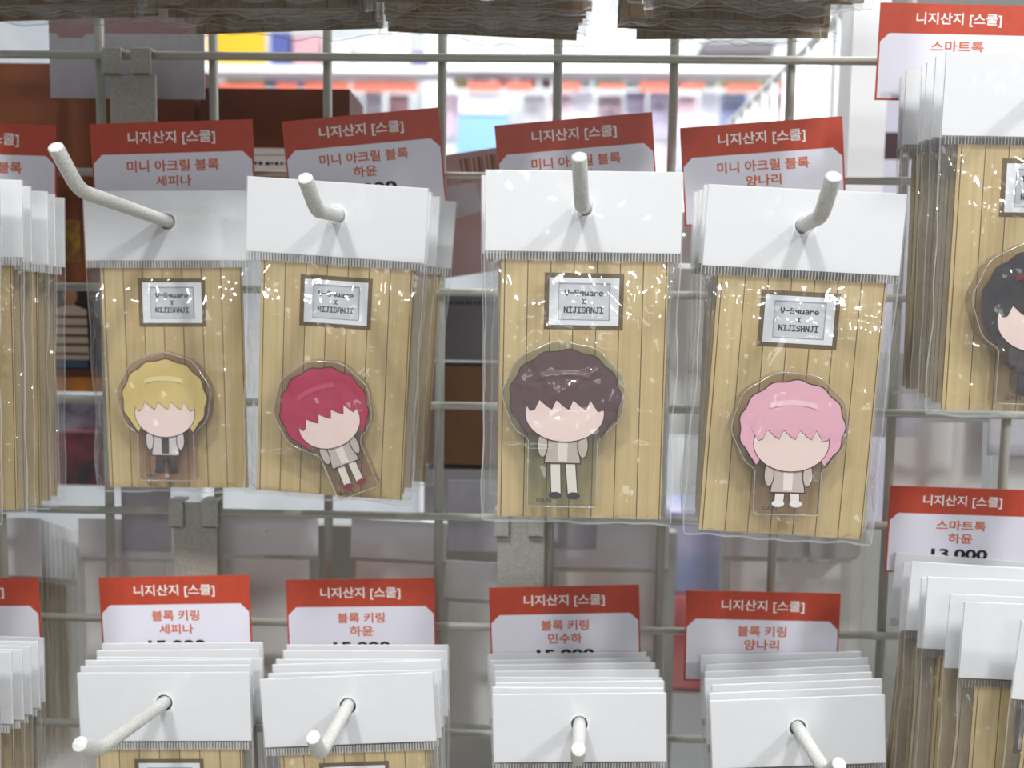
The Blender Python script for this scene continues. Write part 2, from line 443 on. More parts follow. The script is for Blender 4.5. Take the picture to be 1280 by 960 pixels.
# ------------------------------------------------------------------ acrylic blocks: clear plate with a plain printed little figure
def acrylic(name, tint, side, boost=1.2):
    return film_mat(name, haze=0.05, boost=boost, rough=0.03, tint=tint, bump=0.0, hazecol=side)
def block_outline(rx, rz, bw, bottom, rot=0.0, wob=0.018, wn=9, ph=0.0):
    """Rounded head part joined to a straight foot; returned counter-clockwise."""
    a = math.degrees(math.asin(min(.9, bw / 2 / rx)))
    pts = ellipse(0, 0, rx, rz, 70, wob, wn, ph, -90 + a + 4, 270 - a - 4)
    zt = pts[-1][1]
    pts += [(-bw / 2, zt - 1.5), (-bw / 2, bottom + .8), (-bw / 2 + .8, bottom), (bw / 2 - .8, bottom), (bw / 2, bottom + .8), (bw / 2, zt - 1.5)]
    c, s_ = math.cos(math.radians(rot)), math.sin(math.radians(rot))
    return [(p[0] * c - p[1] * s_, p[0] * s_ + p[1] * c) for p in pts]
def make_block(mw, name_label, hair, hair2, coat, legs, shoe, rx, rz, bw, bottom, rot, tint, side, key, lean=0, thick=5.4):
    body, edge = acrylic(key + '_face', tint, side), acrylic(key + '_edge', tuple(t * .93 for t in tint), side, 2.0)
    b = MB(); out = block_outline(rx, rz, bw, bottom, rot, ph=len(key))
    b.prism(out, -thick, 0, body, edge)
    o = b.build('acrylic_block'); o.matrix_world = mw; tag(o, name_label, 'acrylic block', None)
    m = lambda n, c: mat(key + n, c, 0.5)
    HAIR, HAIR2, SKIN, COAT, LEGS, SHOE, OUT = m('_hair', hair), m('_hair_light', hair2), m('_skin', (238, 214, 206)), m('_coat', coat), m('_legs', legs), m('_shoe', shoe), m('_outline', (58, 42, 44))
    q = MB(); c, s_ = math.cos(math.radians(rot)), math.sin(math.radians(rot)); lay = [0]
    def put(pts, mm, grow=True):
        lay[0] += 1
        q.flat([(p[0] * c - p[1] * s_, p[0] * s_ + p[1] * c) for p in pts], -thick - .04 - .035 * lay[0], mm)
    k = rx / 21.0; bz = -rz * .55
    # legs, shoes, coat, sleeves
    for sx in (-1, 1):
        put([(sx * 4.9 * k + lean * .6, bottom + 3.2), (sx * 1.0 * k + lean * .6, bottom + 3.2), (sx * .6 * k, bz - 11), (sx * 4.6 * k, bz - 11)], OUT)
        put([(sx * 4.5 * k + lean * .6, bottom + 4.6), (sx * 1.3 * k + lean * .6, bottom + 4.6), (sx * .9 * k, bz - 11), (sx * 4.2 * k, bz - 11)], LEGS)
        put(ellipse(sx * 3.2 * k + lean * .6, bottom + 4.0, 2.3 * k, 1.3 * k, 16), SHOE)
    put([(-6.6 * k, bz - 13.6), (6.6 * k, bz - 13.6), (4.6 * k, bz), (-4.6 * k, bz)], OUT)
    put([(-6.1 * k, bz - 13.1), (6.1 * k, bz - 13.1), (4.2 * k, bz), (-4.2 * k, bz)], COAT)
    put([(-1.6 * k, bz - 12.6), (1.6 * k, bz - 12.6), (1.9 * k, bz), (-1.9 * k, bz)], LEGS)
    for sx in (-1, 1):
        put(ellipse(sx * 7.0 * k, bz - 7.0, 2.0 * k, 4.6 * k, 18), OUT)
        put(ellipse(sx * 7.0 * k, bz - 7.0, 1.6 * k, 4.2 * k, 18), COAT)
    hr, hz = rx * .895, rz * .875
    locks = lambda e: ellipse(0.4, -.6, hr + e, hz + e, 88, .028, 13, 1.0)
    def mop(e):
        pts = ellipse(0.4, -.6, hr + e, hz + e, 80, .022, 13, 1.0, -34, 214)
        x0, z0 = pts[-1]; x1, z1 = pts[0]
        return pts + [(x0 + hr * .16, z0 - hz * .26 - e), (x0 + hr * .30, z0 - hz * .02), (x0 + hr * .42, z0 - hz * .20 - e), (x0 + hr * .6, z0 + 1),
                      (x1 - hr * .6, z1 + 1), (x1 - hr * .42, z1 - hz * .20 - e), (x1 - hr * .30, z1 - hz * .02), (x1 - hr * .16, z1 - hz * .26 - e)]
    put(mop(.45), OUT); put(mop(0), HAIR)
    fc = (0.4, -rz * .33)
    put(ellipse(fc[0], fc[1], hr * .72 + .3, hz * .60 + .3, 40), OUT)
    put(ellipse(fc[0], fc[1], hr * .72, hz * .60, 40), SKIN)
    # plain fringe: rounded locks hanging over the upper face
    def fringe(dz):
        top = [(fc[0] + hr * .78 * math.cos(t), fc[1] + hz * .30 + hz * .52 * math.sin(t)) for t in [math.pi * i / 18 for i in range(19)]]
        low = []; n = 5
        for i in range(n):
            xa, xb = fc[0] - hr * .78 + 2 * hr * .78 * i / n, fc[0] - hr * .78 + 2 * hr * .78 * (i + 1) / n
            low += [(xa, fc[1] + hz * .30 + dz), (xa + (xb - xa) * .45, fc[1] + hz * (.06 if i in (0, 4) else .16) + dz), (xa + (xb - xa) * .75, fc[1] + hz * .10 + dz)]
        low.append((fc[0] + hr * .78, fc[1] + hz * .30 + dz))
        return top + low[1:-1]
    put(fringe(-.3), OUT); put(fringe(0), HAIR)
    put([(0.4 + hr * .6 * math.cos(t), rz * (.20 if r == 0 else .30) + hz * .22 * math.sin(t)) for r, seq in ((0, range(4, 15)), (1, range(14, 3, -1))) for t in [math.pi * i / 18 for i in seq]], HAIR2)
    n0 = len(q.v)
    write(q, '©A/N', -bw * .26, bottom + 2.2, -thick - .08, m('_ink', (70, 60, 58)), height=1.7)
    for v in q.v[n0:]: v.x, v.z = v.x * c - v.z * s_, v.x * s_ + v.z * c
    p = q.build('printed_figure', o)
    g = MB(); g.tube([(a[0], -thick + .1, a[1]) for a in out + out[:1]], .22, WELD, 6, False)  # thin whitish tube standing in for the highlight along the front edge
    g.build('edge_highlight', o, True)
    return o

# ------------------------------------------------------------------ the front row of packs
def front(tl, tr, label, film, pitch=0, roll=None, d=None, group=None):
    d = depth_for(tl, tr, 68.0) if d is None else d
    a, b_ = PG(tl[0], tl[1], d), PG(tr[0], tr[1], d)
    if roll is None: roll = math.degrees(math.atan2(b_[1] - a[1], b_[0] - a[0]))
    mw = pack_matrix(tl, d, roll, pitch)
    return pack(mw, label, group, film), mw, d, roll
G_TOP = 'bagged wood-print packs in the middle row'
pk1, mw1, d1, r1 = front((104, 239), (312, 239), 'dimly lit bagged pack holding the acrylic block with a yellow-haired figure', F_FAT[0], 1, -0.8, group=G_TOP)
pk2, mw2, d2, r2 = front((310, 220), (535, 236), 'bagged pack with tilted white header holding the crimson-haired figure block', F_FAT[1], 5, 3.2, group=G_TOP)
pk3, mw3, d3, r3 = front((608, 212), (854, 208), 'bagged pack with glinting film holding the dark-brown-haired figure block', F_FAT[2], 0, 0.2, group=G_TOP)
pk4, mw4, d4, r4 = front((886, 230), (1134, 236), 'bagged pack holding the pink-haired figure block', F_FAT[3], 1, 2.4, group=G_TOP)
pk5, mw5, d5, r5 = front((1183, 65), (1429, 66), 'bagged pack cut by right picture edge with the black-haired figure block', F_FAT[4], 0, 0.5, d=80, group=G_TOP)
print('DEPTHS', [round(x, 1) for x in (d1, d2, d3, d4, d5)])
def on_pack(mw, x, z): return mw @ Matrix.Translation(Vector((x, -0.9, z)) * 0.001)
make_block(on_pack(mw1, -1.5, -71.5), 'pinkish clear acrylic block with yellow-haired figure in the dim pack at left', (214, 190, 120), (232, 216, 160), (206, 196, 194), (66, 58, 66), (52, 44, 52), 19.0, 18.5, 23, -34, 0, (0.965, 0.91, 0.90), (170, 110, 104), 'yellow')
make_block(on_pack(mw2, -1.5, -73.5), 'tilted amber-edged acrylic block with crimson-haired figure', (176, 34, 76), (196, 66, 102), (192, 178, 172), (226, 218, 208), (128, 32, 58), 18.8, 18.5, 17, -36, 25, (0.965, 0.92, 0.88), (158, 100, 70), 'crimson')
make_block(on_pack(mw3, -5.6, -65.5), 'greenish clear acrylic block with dark-brown-haired figure', (88, 62, 66), (112, 84, 86), (190, 178, 166), (224, 218, 206), (48, 46, 50), 21.0, 18.6, 24, -39.0, 0, (0.95, 0.965, 0.935), (136, 148, 120), 'brown', 1.5)
make_block(on_pack(mw4, -0.6, -69.5), 'clear acrylic block with pink-haired figure and pale coat', (230, 172, 190), (242, 200, 212), (200, 184, 176), (238, 226, 222), (240, 236, 234), 20.0, 18.6, 23, -31.5, 2, (0.975, 0.945, 0.915), (176, 128, 96), 'pink')
make_block(on_pack(mw5, -1.0, -71.5), 'clear acrylic block with black-haired figure at the right picture edge', (44, 40, 44), (110, 30, 44), (70, 62, 66), (60, 54, 58), (40, 36, 38), 21.5, 20.0, 24, -35, 0, (0.975, 0.95, 0.92), (160, 130, 100), 'black')

ORD = ['', 'second', 'third', 'fourth', 'fifth', 'sixth', 'seventh', 'eighth', 'ninth', 'tenth', 'eleventh', 'twelfth', 'thirteenth']
rnd = random.Random(4)
def behind(items, what, films, group, start=1, pitch=0):
    """items: (top left px, depth, roll) from the front backwards."""
    for k, (tl, d, roll) in enumerate(items):
        pack(pack_matrix(tl, d, roll, pitch), 'clear white-headed pack, %s from the front %s' % (ORD[start + k], what), group, films[k % len(films)])
behind([((322, 224), d2 - 12, 3.6), ((340, 229), d2 - 24, 3.9), ((368, 234), d2 - 38, 4.4)], 'behind the crimson figure pack', F_THIN, 'packs behind the crimson figure pack', 1, 5)
behind([((603, 219), d3 - 11, -0.6), ((618, 212), d3 - 26, 0.2)], 'behind the dark-brown figure pack', F_THIN, 'packs behind the brown figure pack')
behind([((880, 231), d4 - 11, 1.8), ((874, 237), d4 - 20, 1.4), ((868, 240), d4 - 30, 0.6)], 'behind the pink figure pack', F_THIN, 'packs behind the pink figure pack', 1, 1)
behind([((1170, 71), 69, 0.4), ((1159, 77), 60, 0.2), ((1153, 82), 52, 0.3), ((1133, 88), 42, 0.0), ((1126, 96), 33, -0.5)], 'behind the black figure pack', F_THIN, 'packs behind the black figure pack')
# left edge stack
mwL = []
def right_edge(tr, d, roll):                           # a pack known by its top right corner
    rot = Euler((0, math.radians(roll), 0)).to_matrix().to_4x4()
    return Matrix.Translation(P(tr[0], tr[1], d) - rot @ (Vector((HW, 0, HT)) * 0.001)) @ rot
for k, (tr, d, roll) in enumerate([((-2, 222), 80, 1), ((27, 225), 70, 0.5), ((38, 233), 62, 0.5), ((59, 239), 53, 0.8), ((68, 243), 45, 0.4), ((80, 247), 36, 1.0)]):
    pack(right_edge(tr, d, roll), 'shaded white-headed pack at left edge, %s in from the outermost of its row' % (['first', 'second', 'third', 'fourth', 'fifth', 'sixth'][k]), 'packs at the left edge beside the dim pack', F_THIN[k % 4])

# ------------------------------------------------------------------ lower row of packs, only the headers in view
LOW = [
    ('the lower left hook', (97, 841), (311, 840), (131, 806), (331, 806), 6),
    ('the second hook of the lower row', (325, 849), (540, 840), (357, 806), (551, 808), 6),
    ('the third hook of the lower row', (616, 868), (832, 866), (615, 817), (815, 816), 8),
    ('the fourth hook of the lower row', (888, 876), (1105, 868), (880, 820), (1073, 814), 7)]
LOWD = []
for hi, (what, tl, tr, btl, btr, n) in enumerate(LOW):
    dF = depth_for(tl, tr, 68.0); dB = dF - 4.9 * (n - 1)
    LOWD.append(dF)
    for k in range(n):
        t = k / (n - 1); d = dF + (dB - dF) * t
        x = tl[0] + (btl[0] - tl[0]) * t; y = tl[1] + (btl[1] - tl[1]) * t
        a, b_ = PG(*tl, dF), PG(*tr, dF); ro0 = math.degrees(math.atan2(b_[1] - a[1], b_[0] - a[0]))
        a, b_ = PG(*btl, dB), PG(*btr, dB); ro1 = math.degrees(math.atan2(b_[1] - a[1], b_[0] - a[0]))
        ro = ro0 + (ro1 - ro0) * t
        if 0 < k: x += rnd.uniform(-5, 5); y += rnd.uniform(-2, 2); ro += rnd.uniform(-.9, .9)
        mw = pack_matrix((x, y), d, ro)
        if k == 0: LOW[hi] += (mw,)
        pack(mw, 'white-headed bagged pack, %s on %s' % ('frontmost' if k == 0 else ORD[k] + ' from front', what), 'packs on ' + what, F_THIN[(k + hi) % 4])
print('LOW', LOWD)
for k, (tl, d, roll) in enumerate([((1277, 775), 92, 4), ((1206, 752), 80, 1.2), ((1188, 742), 72, 1.5), ((1160, 721), 60, 1.0), ((1152, 722), 54, .6), ((1140, 702), 44, 2.2), ((1130, 704), 38, 1.0), ((1120, 690), 28, 3.4)]):
    pack(pack_matrix(tl, d, roll), 'white-headed pack cascading at lower right, %s from the front' % (['first', 'second', 'third', 'fourth', 'fifth', 'sixth', 'seventh', 'eighth'][k]), 'packs cascading at the lower right', F_THIN[k % 4])
for k, (tr, d, roll) in enumerate([((-4, 812), 84, 0), ((14, 815), 74, 0.5), ((27, 812), 66, 0), ((38, 808), 56, 0.5), ((47, 802), 46, -.5), ((54, 797), 36, .3)]):
    pack(right_edge(tr, d, roll), 'white-headed pack at lower left edge, %s from the front' % (['first', 'second', 'third', 'fourth', 'fifth', 'sixth'][k]), 'packs at the lower left edge', F_THIN[k % 4])

# ------------------------------------------------------------------ upper row: wider packs, rear bottoms in view, unseen front ones added for shade
WHW = 43.0
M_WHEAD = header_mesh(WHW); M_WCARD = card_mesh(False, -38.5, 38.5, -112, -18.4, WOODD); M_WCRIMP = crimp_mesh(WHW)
F_WIDE = [film_mesh(s, 3.6, WHW, bb=-113.5, crease=24, edge=3.0, rim=3.0, rag=4.5) for s in (21, 22, 23)]
UP = [('above the left picture edge', (-100, 178), 13), ('above the dim pack', (178, 464), 10), ('above the crimson figure pack', (462, 748), 9), ('above the dark-brown figure pack', (768, 1072), 9)]
for si, (what, (xa, xb), n) in enumerate(UP):
    c = PG((xa + xb) / 2, 20, 45); v_bot = PG(640, 52, 20)[1] + (-3, 0, 1, 1)[si]
    for k in range(n):
        d = 22 + (n - 1) * 7.5 - k * 7.5
        ro = rnd.uniform(-2.4, 2.4)
        u = c[0] + rnd.uniform(-2.5, 2.5); v = v_bot - 113.5 + rnd.uniform(-3.0, 0)
        mw = Matrix.Translation(g2w((u, v, -d))) @ Euler((0, math.radians(ro), 0)).to_matrix().to_4x4()
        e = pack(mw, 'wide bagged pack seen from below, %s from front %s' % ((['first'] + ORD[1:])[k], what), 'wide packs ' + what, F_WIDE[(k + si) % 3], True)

# ------------------------------------------------------------------ hooks
def bend(pts, r, n=6):
    out = [Vector(pts[0])]
    for i in range(1, len(pts) - 1):
        p, a, c = Vector(pts[i]), Vector(pts[i - 1]), Vector(pts[i + 1])
        da, dc = (a - p), (c - p); q = min(r, da.length * .45, dc.length * .45)
        a2, c2 = p + da.normalized() * q, p + dc.normalized() * q
        for k in range(n + 1):
            t = k / n; out.append(a2 * (1 - t) ** 2 + p * 2 * t * (1 - t) + c2 * t * t)
    out.append(Vector(pts[-1])); return out
def hook(label, mw, elbow, tip, bracket=None):
    """Rod through the header hole; elbow and tip are (px, py, depth)."""
    hole = mw.translation; e, t = P(*elbow), P(*tip)
    dv = hole - e; base = hole + dv * ((-0.0045 - hole.y) / dv.y)
    o = empty('peg_hook', label, 'hook', 'white peg hooks', Matrix.Translation(base))
    mm = lambda p: (Vector(p) - base) * 1000
    b = MB(); b.tube(bend([mm(base), mm(e), mm(t)], 5.0), 2.5, HOOKM, 20)
    r = b.build('rod', o, True); bevel(r, .5)
    if bracket:
        x0, x1, yt, yb, claws = bracket               # plate with two claws over the horizontal wire
        b = MB()
        A, B_ = mm(P(x0, yt, 6)), mm(P(x1, yb, 6)); zl = min(B_.z, -6)
        b.box(A.x, B_.x, -1.5, 0.5, zl, A.z, PLATE)
        b.box(min(A.x, -8), max(B_.x, 8), -1.4, 0.4, zl - 1, zl + 14, PLATE)
        pl = b.build('plate', o); bevel(pl, .6)
        for (cx0, cx1, cy0, cy1) in claws:
            C0, C1 = mm(P(cx0, cy0, 8)), mm(P(cx1, cy1, 8)); b = MB()
            b.box(C0.x, C1.x, -4.0, -2.6, C1.z, C0.z, PLATE)
            b.box(C0.x, C1.x, -4.0, 4.5, C0.z - .2, C0.z + 1.3, PLATE)
            b.box(C0.x + .3, C1.x - .3, -4.0, -1.0, C1.z, C1.z + 1.2, PLATE)
            cl = b.build('claw', o); bevel(cl, .5)
    else:
        b = MB(); b.box(-9, 9, -1.2, 1.0, -9, 9, PLATE); pl = b.build('plate', o); bevel(pl, .6)
    return o
hook('white peg hook reaching left over the dim pack', mw1, (99, 238, 92), (69, 183, 106), (136, 195, 92, 160, [(128, 152, 63, 94), (163, 189, 63, 94)]))
hook('white peg hook bent up left through the crimson figure pack', mw2, (396, 263, 96), (381, 222, 108))
hook('white peg hook pointing straight up through the dark-brown figure pack', mw3, (727, 257, 98), (724, 195, 112))
hook('white peg hook bent up right through the pink figure pack', mw4, (1027, 270, 106), (1042, 220, 118))
hook('white peg hook reaching far left over the lower left pack', LOW[0][6], (122, 938, 106), (99, 930, 118), (215, 271, 628, 745, [(210, 229, 628, 660), (251, 272, 628, 660)]))
hook('white peg hook pointing down left in the second lower pack', LOW[1][6], (400, 944, 92), (391, 921, 104))
hook('white peg hook pointing straight down in the third lower pack', LOW[2][6], (722, 950, 92), (723, 936, 106), (622, 680, 640, 745, [(618, 636, 640, 672), (660, 680, 640, 672)]))
hook('white peg hook pointing down right in the fourth lower pack', LOW[3][6], (1034, 968, 86), (1049, 955, 98))

def side_hook(label, mw, dx):
    hole = mw.translation; base = Vector((hole.x - dx * .0004, -.0045, hole.z))
    o = empty('peg_hook', label, 'hook', 'white peg hooks', Matrix.Translation(base))
    front = hole.y - .030
    e = (hole - base) * 1000; e2 = e * ((front - base.y) / (hole.y - base.y))
    b = MB(); b.tube(bend([(0, 0, 0), e2, e2 + Vector((dx * .2, -9, 13))], 5.0), 2.5, HOOKM, 20); b.build('rod', o, True)
    b = MB(); b.box(-4, 4, -1.2, 1.0, -9, 5, PLATE); b.build('plate', o)
side_hook('white peg hook of the black figure pack, just past the right picture edge', mw5, 2)
side_hook('white peg hook of the shaded packs just past the left picture edge', right_edge((-2, 222), 80, 1), 26)
side_hook('white peg hook of the headers just past the lower left picture edge', right_edge((-4, 812), 84, 0), 26)
side_hook('white peg hook of the cascading packs just past the lower right picture edge', pack_matrix((1277, 775), 92, 4), 2)

# ------------------------------------------------------------------ price cards
def price_card(label, tl, tr, width, lines, price, roll=None, pitch=0.0, group='orange and white price cards'):
    d = depth_for(tl, tr, width)
    a, b_ = PG(*tl, d), PG(*tr, d)
    if roll is None: roll = math.degrees(math.atan2(b_[1] - a[1], b_[0] - a[0]))
    rot = Euler((math.radians(pitch), math.radians(roll), 0)).to_matrix().to_4x4()
    mw = Matrix.Translation(P(tl[0], tl[1], d)) @ rot
    W, H, bh, ch = 66.0, 40.0, 12.4, 3.6
    b = MB(); b.box(0, W, 0, .5, -H, 0, BAND)
    b.flat([(.7, -H + .7), (W - .7, -H + .7), (W - .7, -bh - ch), (W - .7 - ch, -bh), (.7 + ch, -bh), (.7, -bh - ch)], -.05, CARDW)
    o = b.build('price_card'); o.matrix_world = mw; tag(o, label, 'price card', group)
    s = width / 66.0; o.scale = (s, s, s)
    q = MB(); write(q, '니지산지 [스쿨]', W / 2, -6.4, -.06, WTXT, width=35.5, height=5.6, offset=.018)
    z = -17.4
    for tx, wd, hh in lines:
        write(q, tx, W / 2, z, -.10, OTXT, width=wd, height=hh, offset=.022); z -= 6.0
    if price: write(q, price, W / 2, -31.0, -.10, INK, width=25.5, height=5.4, offset=.035)
    q.build('lettering', o)
    print('card', round(d, 1))
    return o
A_ = '미니 아크릴 블록'; K_ = '블록 키링'; S_ = '스마트톡'
price_card('price card under the claw bracket, behind the dim pack', (112, 155), (315, 149), 68, [(A_, 37.5, 4.7), ('세피나', 14.5, 4.3)], '15,000', -2.2)
price_card('tilted price card behind the crimson figure pack', (352, 152), (548, 134), 66, [(A_, 37.5, 4.7), ('하윤', 10.0, 4.5)], '12,000')
price_card('tilted price card behind the straight upright hook', (618, 157), (815, 140), 65, [(A_, 37.5, 4.7), ('민수하', 14.5, 4.5)], '12,000')
price_card('tilted price card behind the pink figure pack', (850, 160), (1053, 145), 65.5, [(A_, 37.5, 4.7), ('양나리', 14.5, 4.5)], '12,000')
price_card('price card with orange band partly cut off at the left edge', (-132, 150), (70, 145), 70, [(A_, 37.5, 4.7), ('타마', 10, 4.5)], '12,000', 1.2)
price_card('price card at the upper right corner behind the white headers', (1101, 3), (1300, 4), 62, [(S_, 22, 4.6)], '13,000', 0.9)
price_card('price card above the cascading packs at lower right', (1113, 607), (1297, 606), 60, [(S_, 22.5, 4.7), ('하윤', 11, 4.7)], '13,000', 0.8)
price_card('price card behind the headers of the lower left hook', (123, 722), (311, 719), 65, [(K_, 21, 4.7), ('세피나', 15, 4.5)], '15,000')
price_card('price card behind the headers of the second lower hook', (357, 725), (543, 723), 65, [(K_, 21, 4.7), ('하윤', 10.5, 4.7)], '15,000')
price_card('price card behind the headers of the third lower hook', (611, 735), (799, 731), 65, [(K_, 21, 4.7), ('민수하', 15, 4.7)], '15,000')
price_card('price card behind the headers of the fourth lower hook', (858, 738), (1051, 742), 66, [(K_, 21, 4.7), ('양나리', 15, 4.7)], '15,000')
price_card('price card cut off at the lower left edge above white headers', (-140, 724), (47, 722), 65, [(K_, 21, 4.7)], None)

# ------------------------------------------------------------------ far side of the grid: backs of the other aisle's goods
def panel(name, label, cat, a, b, d, thick, m, group=None, roll=0.0, side=None, shape=None, extra=None):
    """Board of real thickness whose face fills the pixel box a-b at depth d; face towards the camera."""
    A, B_ = PG(a[0], a[1], d), PG(b[0], b[1], d)
    c = (A + B_) / 2; wd, ht = B_[0] - A[0], B_[1] - A[1]
    q = MB(); out = [(-wd / 2, -ht / 2), (wd / 2, -ht / 2), (wd / 2, ht / 2), (-wd / 2, ht / 2)]
    if shape: out = roundrect(-wd / 2, wd / 2, -ht / 2, ht / 2, shape)
    q.prism(out, 0, thick, m, side or m)
    if extra: extra(q, wd, ht)
    o = q.build(name); o.matrix_world = Matrix.Translation(g2w(c)) @ Matrix.Rotation(math.radians(roll), 4, 'Y')
    return tag(o, label, cat, group)
def fmat(n, rgb, r=.5, **k): return mat(n, rgb, r, **k)
DWOOD = mat('dark_wood_print', (118, 58, 16), 0.5, mottle=(14, (78, 36, 10)))
DARKP = fmat('dark_print', (34, 24, 26)); YELP = mat('leaf_print', (150, 112, 30), 0.5, mottle=(120, (70, 40, 18)))
ORP = fmat('amber_print', (170, 104, 36)); SHIRT = fmat('shirt_print', (206, 190, 172)); FACEP = fmat('face_print', (176, 128, 98)); BLUEP = fmat('jeans_print', (60, 84, 120))
LAV = CARDBACK; PINKB = fmat('pink_back', (158, 128, 128)); WHT = fmat('white_panel', (226, 229, 232)); GRY = fmat('grey_panel', (164, 164, 160)); MAUVE = fmat('mauve_pouch', (176, 150, 150)); BROWNP = fmat('brown_box', (120, 82, 54))
def box_print(q, wd, ht):
    def R(x0, x1, y0, y1, m, l): q.rect(-wd / 2 + x0 * wd, -wd / 2 + x1 * wd, ht / 2 - y1 * ht, ht / 2 - y0 * ht, -.1 - .08 * l, m)
    R(.40, .56, .47, .60, YELP, 1); R(0, 1, .68, .93, DARKP, 1); R(0, 1, .955, 1, ORP, 1)
    cx, cz = -wd / 2 + .515 * wd, ht / 2 - .80 * ht
    q.flat([(cx - 9, cz - 16), (cx + 9, cz - 16), (cx + 8, cz + 9), (cx, cz + 12), (cx - 8, cz + 9)], -.3, SHIRT)
    for k in range(5): q.rect(cx - 8.6, cx + 8.6, cz - 14 + k * 4.6, cz - 12.4 + k * 4.6, -.36, BROWNP)
    q.rect(cx - 8, cx + 8, cz - 20, cz - 16, -.3, BLUEP)
    q.flat(ellipse(cx, cz + 15.5, 3.6, 4.6, 20), -.36, FACEP)
panel('display_box', 'dark wood-printed box with a photo of a person in a striped shirt', 'box', (-90, 78), (248, 492), -45, 34, DWOOD, extra=box_print)
def box_print2(q, wd, ht):
    z = -ht / 2
    q.rect(-wd / 2, wd / 2, z, z + 19, -.1, PAPERB)
    r = random.Random(3); x = -wd / 2 + 3
    while x < wd / 2 - 5:
        l = r.uniform(.7, 2.4); q.rect(x, x + l, z + 11 + r.uniform(-.2, .2), z + 12.4, -.2, INK); x += l + r.uniform(.4, 1.4)
    q.rect(-wd / 2 + 4, wd / 2 - 4, z + 15.6, z + 15.9, -.2, INK)
panel('display_box', 'dark wood-printed box with white strip below, right of the claw bracket behind tilted card', 'box', (250, 110), (437, 236), -42, 34, DWOOD, extra=box_print2)
def card_back(label, a, b, d=-9, roll=0, band=True):
    def ex(q, wd, ht):
        if band:
            q.flat([(-wd / 2, ht / 2), (-wd / 2, ht / 2 - 13), (-wd / 2 + 3, ht / 2 - 13), (-wd / 2 + 5, ht / 2 - 15), (-wd/2 + 15, ht / 2 - 15), (-wd / 2 + 17, ht / 2 - 13), (wd / 2, ht / 2 - 13), (wd / 2, ht / 2)], -.08, PINKB)
    return panel('price_card', label, 'price card', a, b, d, .5, LAV, 'backs of price cards beyond the grid', roll, extra=ex)
card_back('greyish lavender back of a price card behind the claw bracket', (60, 4), (256, 124), -10)
card_back('small lavender card back beside the pink figure pack, above the red card at right', (1060, 440), (1147, 547), -12, band=False)
card_back('lavender card back behind the vertical wire at the right picture edge', (1240, 470), (1400, 572), -12)
card_back('lavender card back left of the speckled bracket in the lower gap', (560, 600), (622, 690), -14, band=False)
card_back('lavender card back right of the speckled bracket under the brown figure pack', (678, 590), (745, 686), -14, band=False)
card_back('lavender card back behind the lower left bracket', (150, 560), (214, 690), -14, band=False)
# goods hanging on the other side, shown from behind
def far_pack(label, tl, d, s=0.85, roll=0, group='packs on the far side of the grid'):
    rot = Euler((0, math.radians(roll), math.pi), 'XYZ').to_matrix().to_4x4()
    mw = Matrix.Translation(P(tl[0], tl[1], d) - (rot @ (Vector((HW, 0, HT)) * .001 * s))) @ rot @ Matrix.Scale(s, 4)
    return pack(mw, label, group, F_FAR, head=M_HEADS)
for k, (tl, d, s) in enumerate([((98, 648), -15, .66), ((268, 640), -15, .72), ((440, 648), -15, .66), ((556, 700), -22, .66), ((690, 650), -15, .80), ((906, 630), -26, .9), ((1108, 470), -22, .72), ((1246, 474), -20, .9), ((778, 262), -24, .85)]):
    far_pack('white back of a far-side pack ' + ['left of the lower left bracket', 'between the two left figure packs and the lower cards', 'under the crimson figure pack', 'in the gap beside the second lower stack', 'right of the speckled bracket', 'under the pink figure pack', 'above the red card at right', 'at the right picture edge above the red card', 'in the gap between the brown and pink figure packs'][k], tl, d, s, rnd.uniform(-2, 2))
for k in range(8):
    d = -12 - 8 * k; tr = (50 + 6.2 * k, 648 + 2 * k)
    rot = Euler((0, math.radians(rnd.uniform(-.6, .6)), math.pi), 'XYZ').to_matrix().to_4x4()
    mw = Matrix.Translation(P(tr[0], tr[1], d) - rot @ (Vector((-HW, 0, HT)) * .001)) @ rot
    pack(mw, 'far-side pack whose brown edge shows behind the lower left edge, %s away from the grid' % (['first'] + ORD[1:])[k], 'far-side packs with brown edges at lower left', F_THIN[k % 4])
def bars(q, wd, ht):
    x = wd / 2 - 22
    for k in range(9): q.rect(x, x + (.9, 1.6, .6)[k % 3], ht / 2 - 14, ht / 2 - 3, -.12, BROWNP); x += 2.1
    q.flat([(-wd / 2 + 4, -4), (wd / 2 - 14, 0), (wd / 2 - 16, 14), (-wd / 2 + 6, 14)], -.12, LAV)
panel('pouch', 'mauve pouch with a barcode between the crimson and brown figure packs', 'pouch', (500, 192), (640, 345), -40, 6, MAUVE, roll=-9, extra=bars)
def strip_text(q, wd, ht):
    r = random.Random(8); x = -wd / 2 + 4
    while x < wd / 2 - 5:
        l = r.uniform(.8, 2.6); q.rect(x, x + l, ht / 2 - 7.4, ht / 2 - 5.6, -.1, INK); x += l + r.uniform(.4, 1.2)
panel('carton', 'dark grey carton with a black line of print between the middle packs', 'carton', (520, 362), (660, 452), -70, 40, fmat('dark_carton', (104, 104, 108)), extra=strip_text)
panel('carton', 'brown carton below the dark grey one between the middle packs', 'carton', (530, 456), (660, 582), -72, 40, fmat('brown_carton', (122, 84, 52)))
panel('carton', 'pale grey carton below the brown one between the middle packs', 'carton', (530, 586), (660, 652), -72, 40, fmat('pale_carton', (160, 158, 162)))
panel('pouch', 'shiny dark and red pouch left of the dim pack', 'pouch', (62, 540), (170, 608), -110, 12, mat('shiny_dark', (60, 50, 58), .2, coat=.6, mottle=(60, (150, 60, 66))), shape=6)
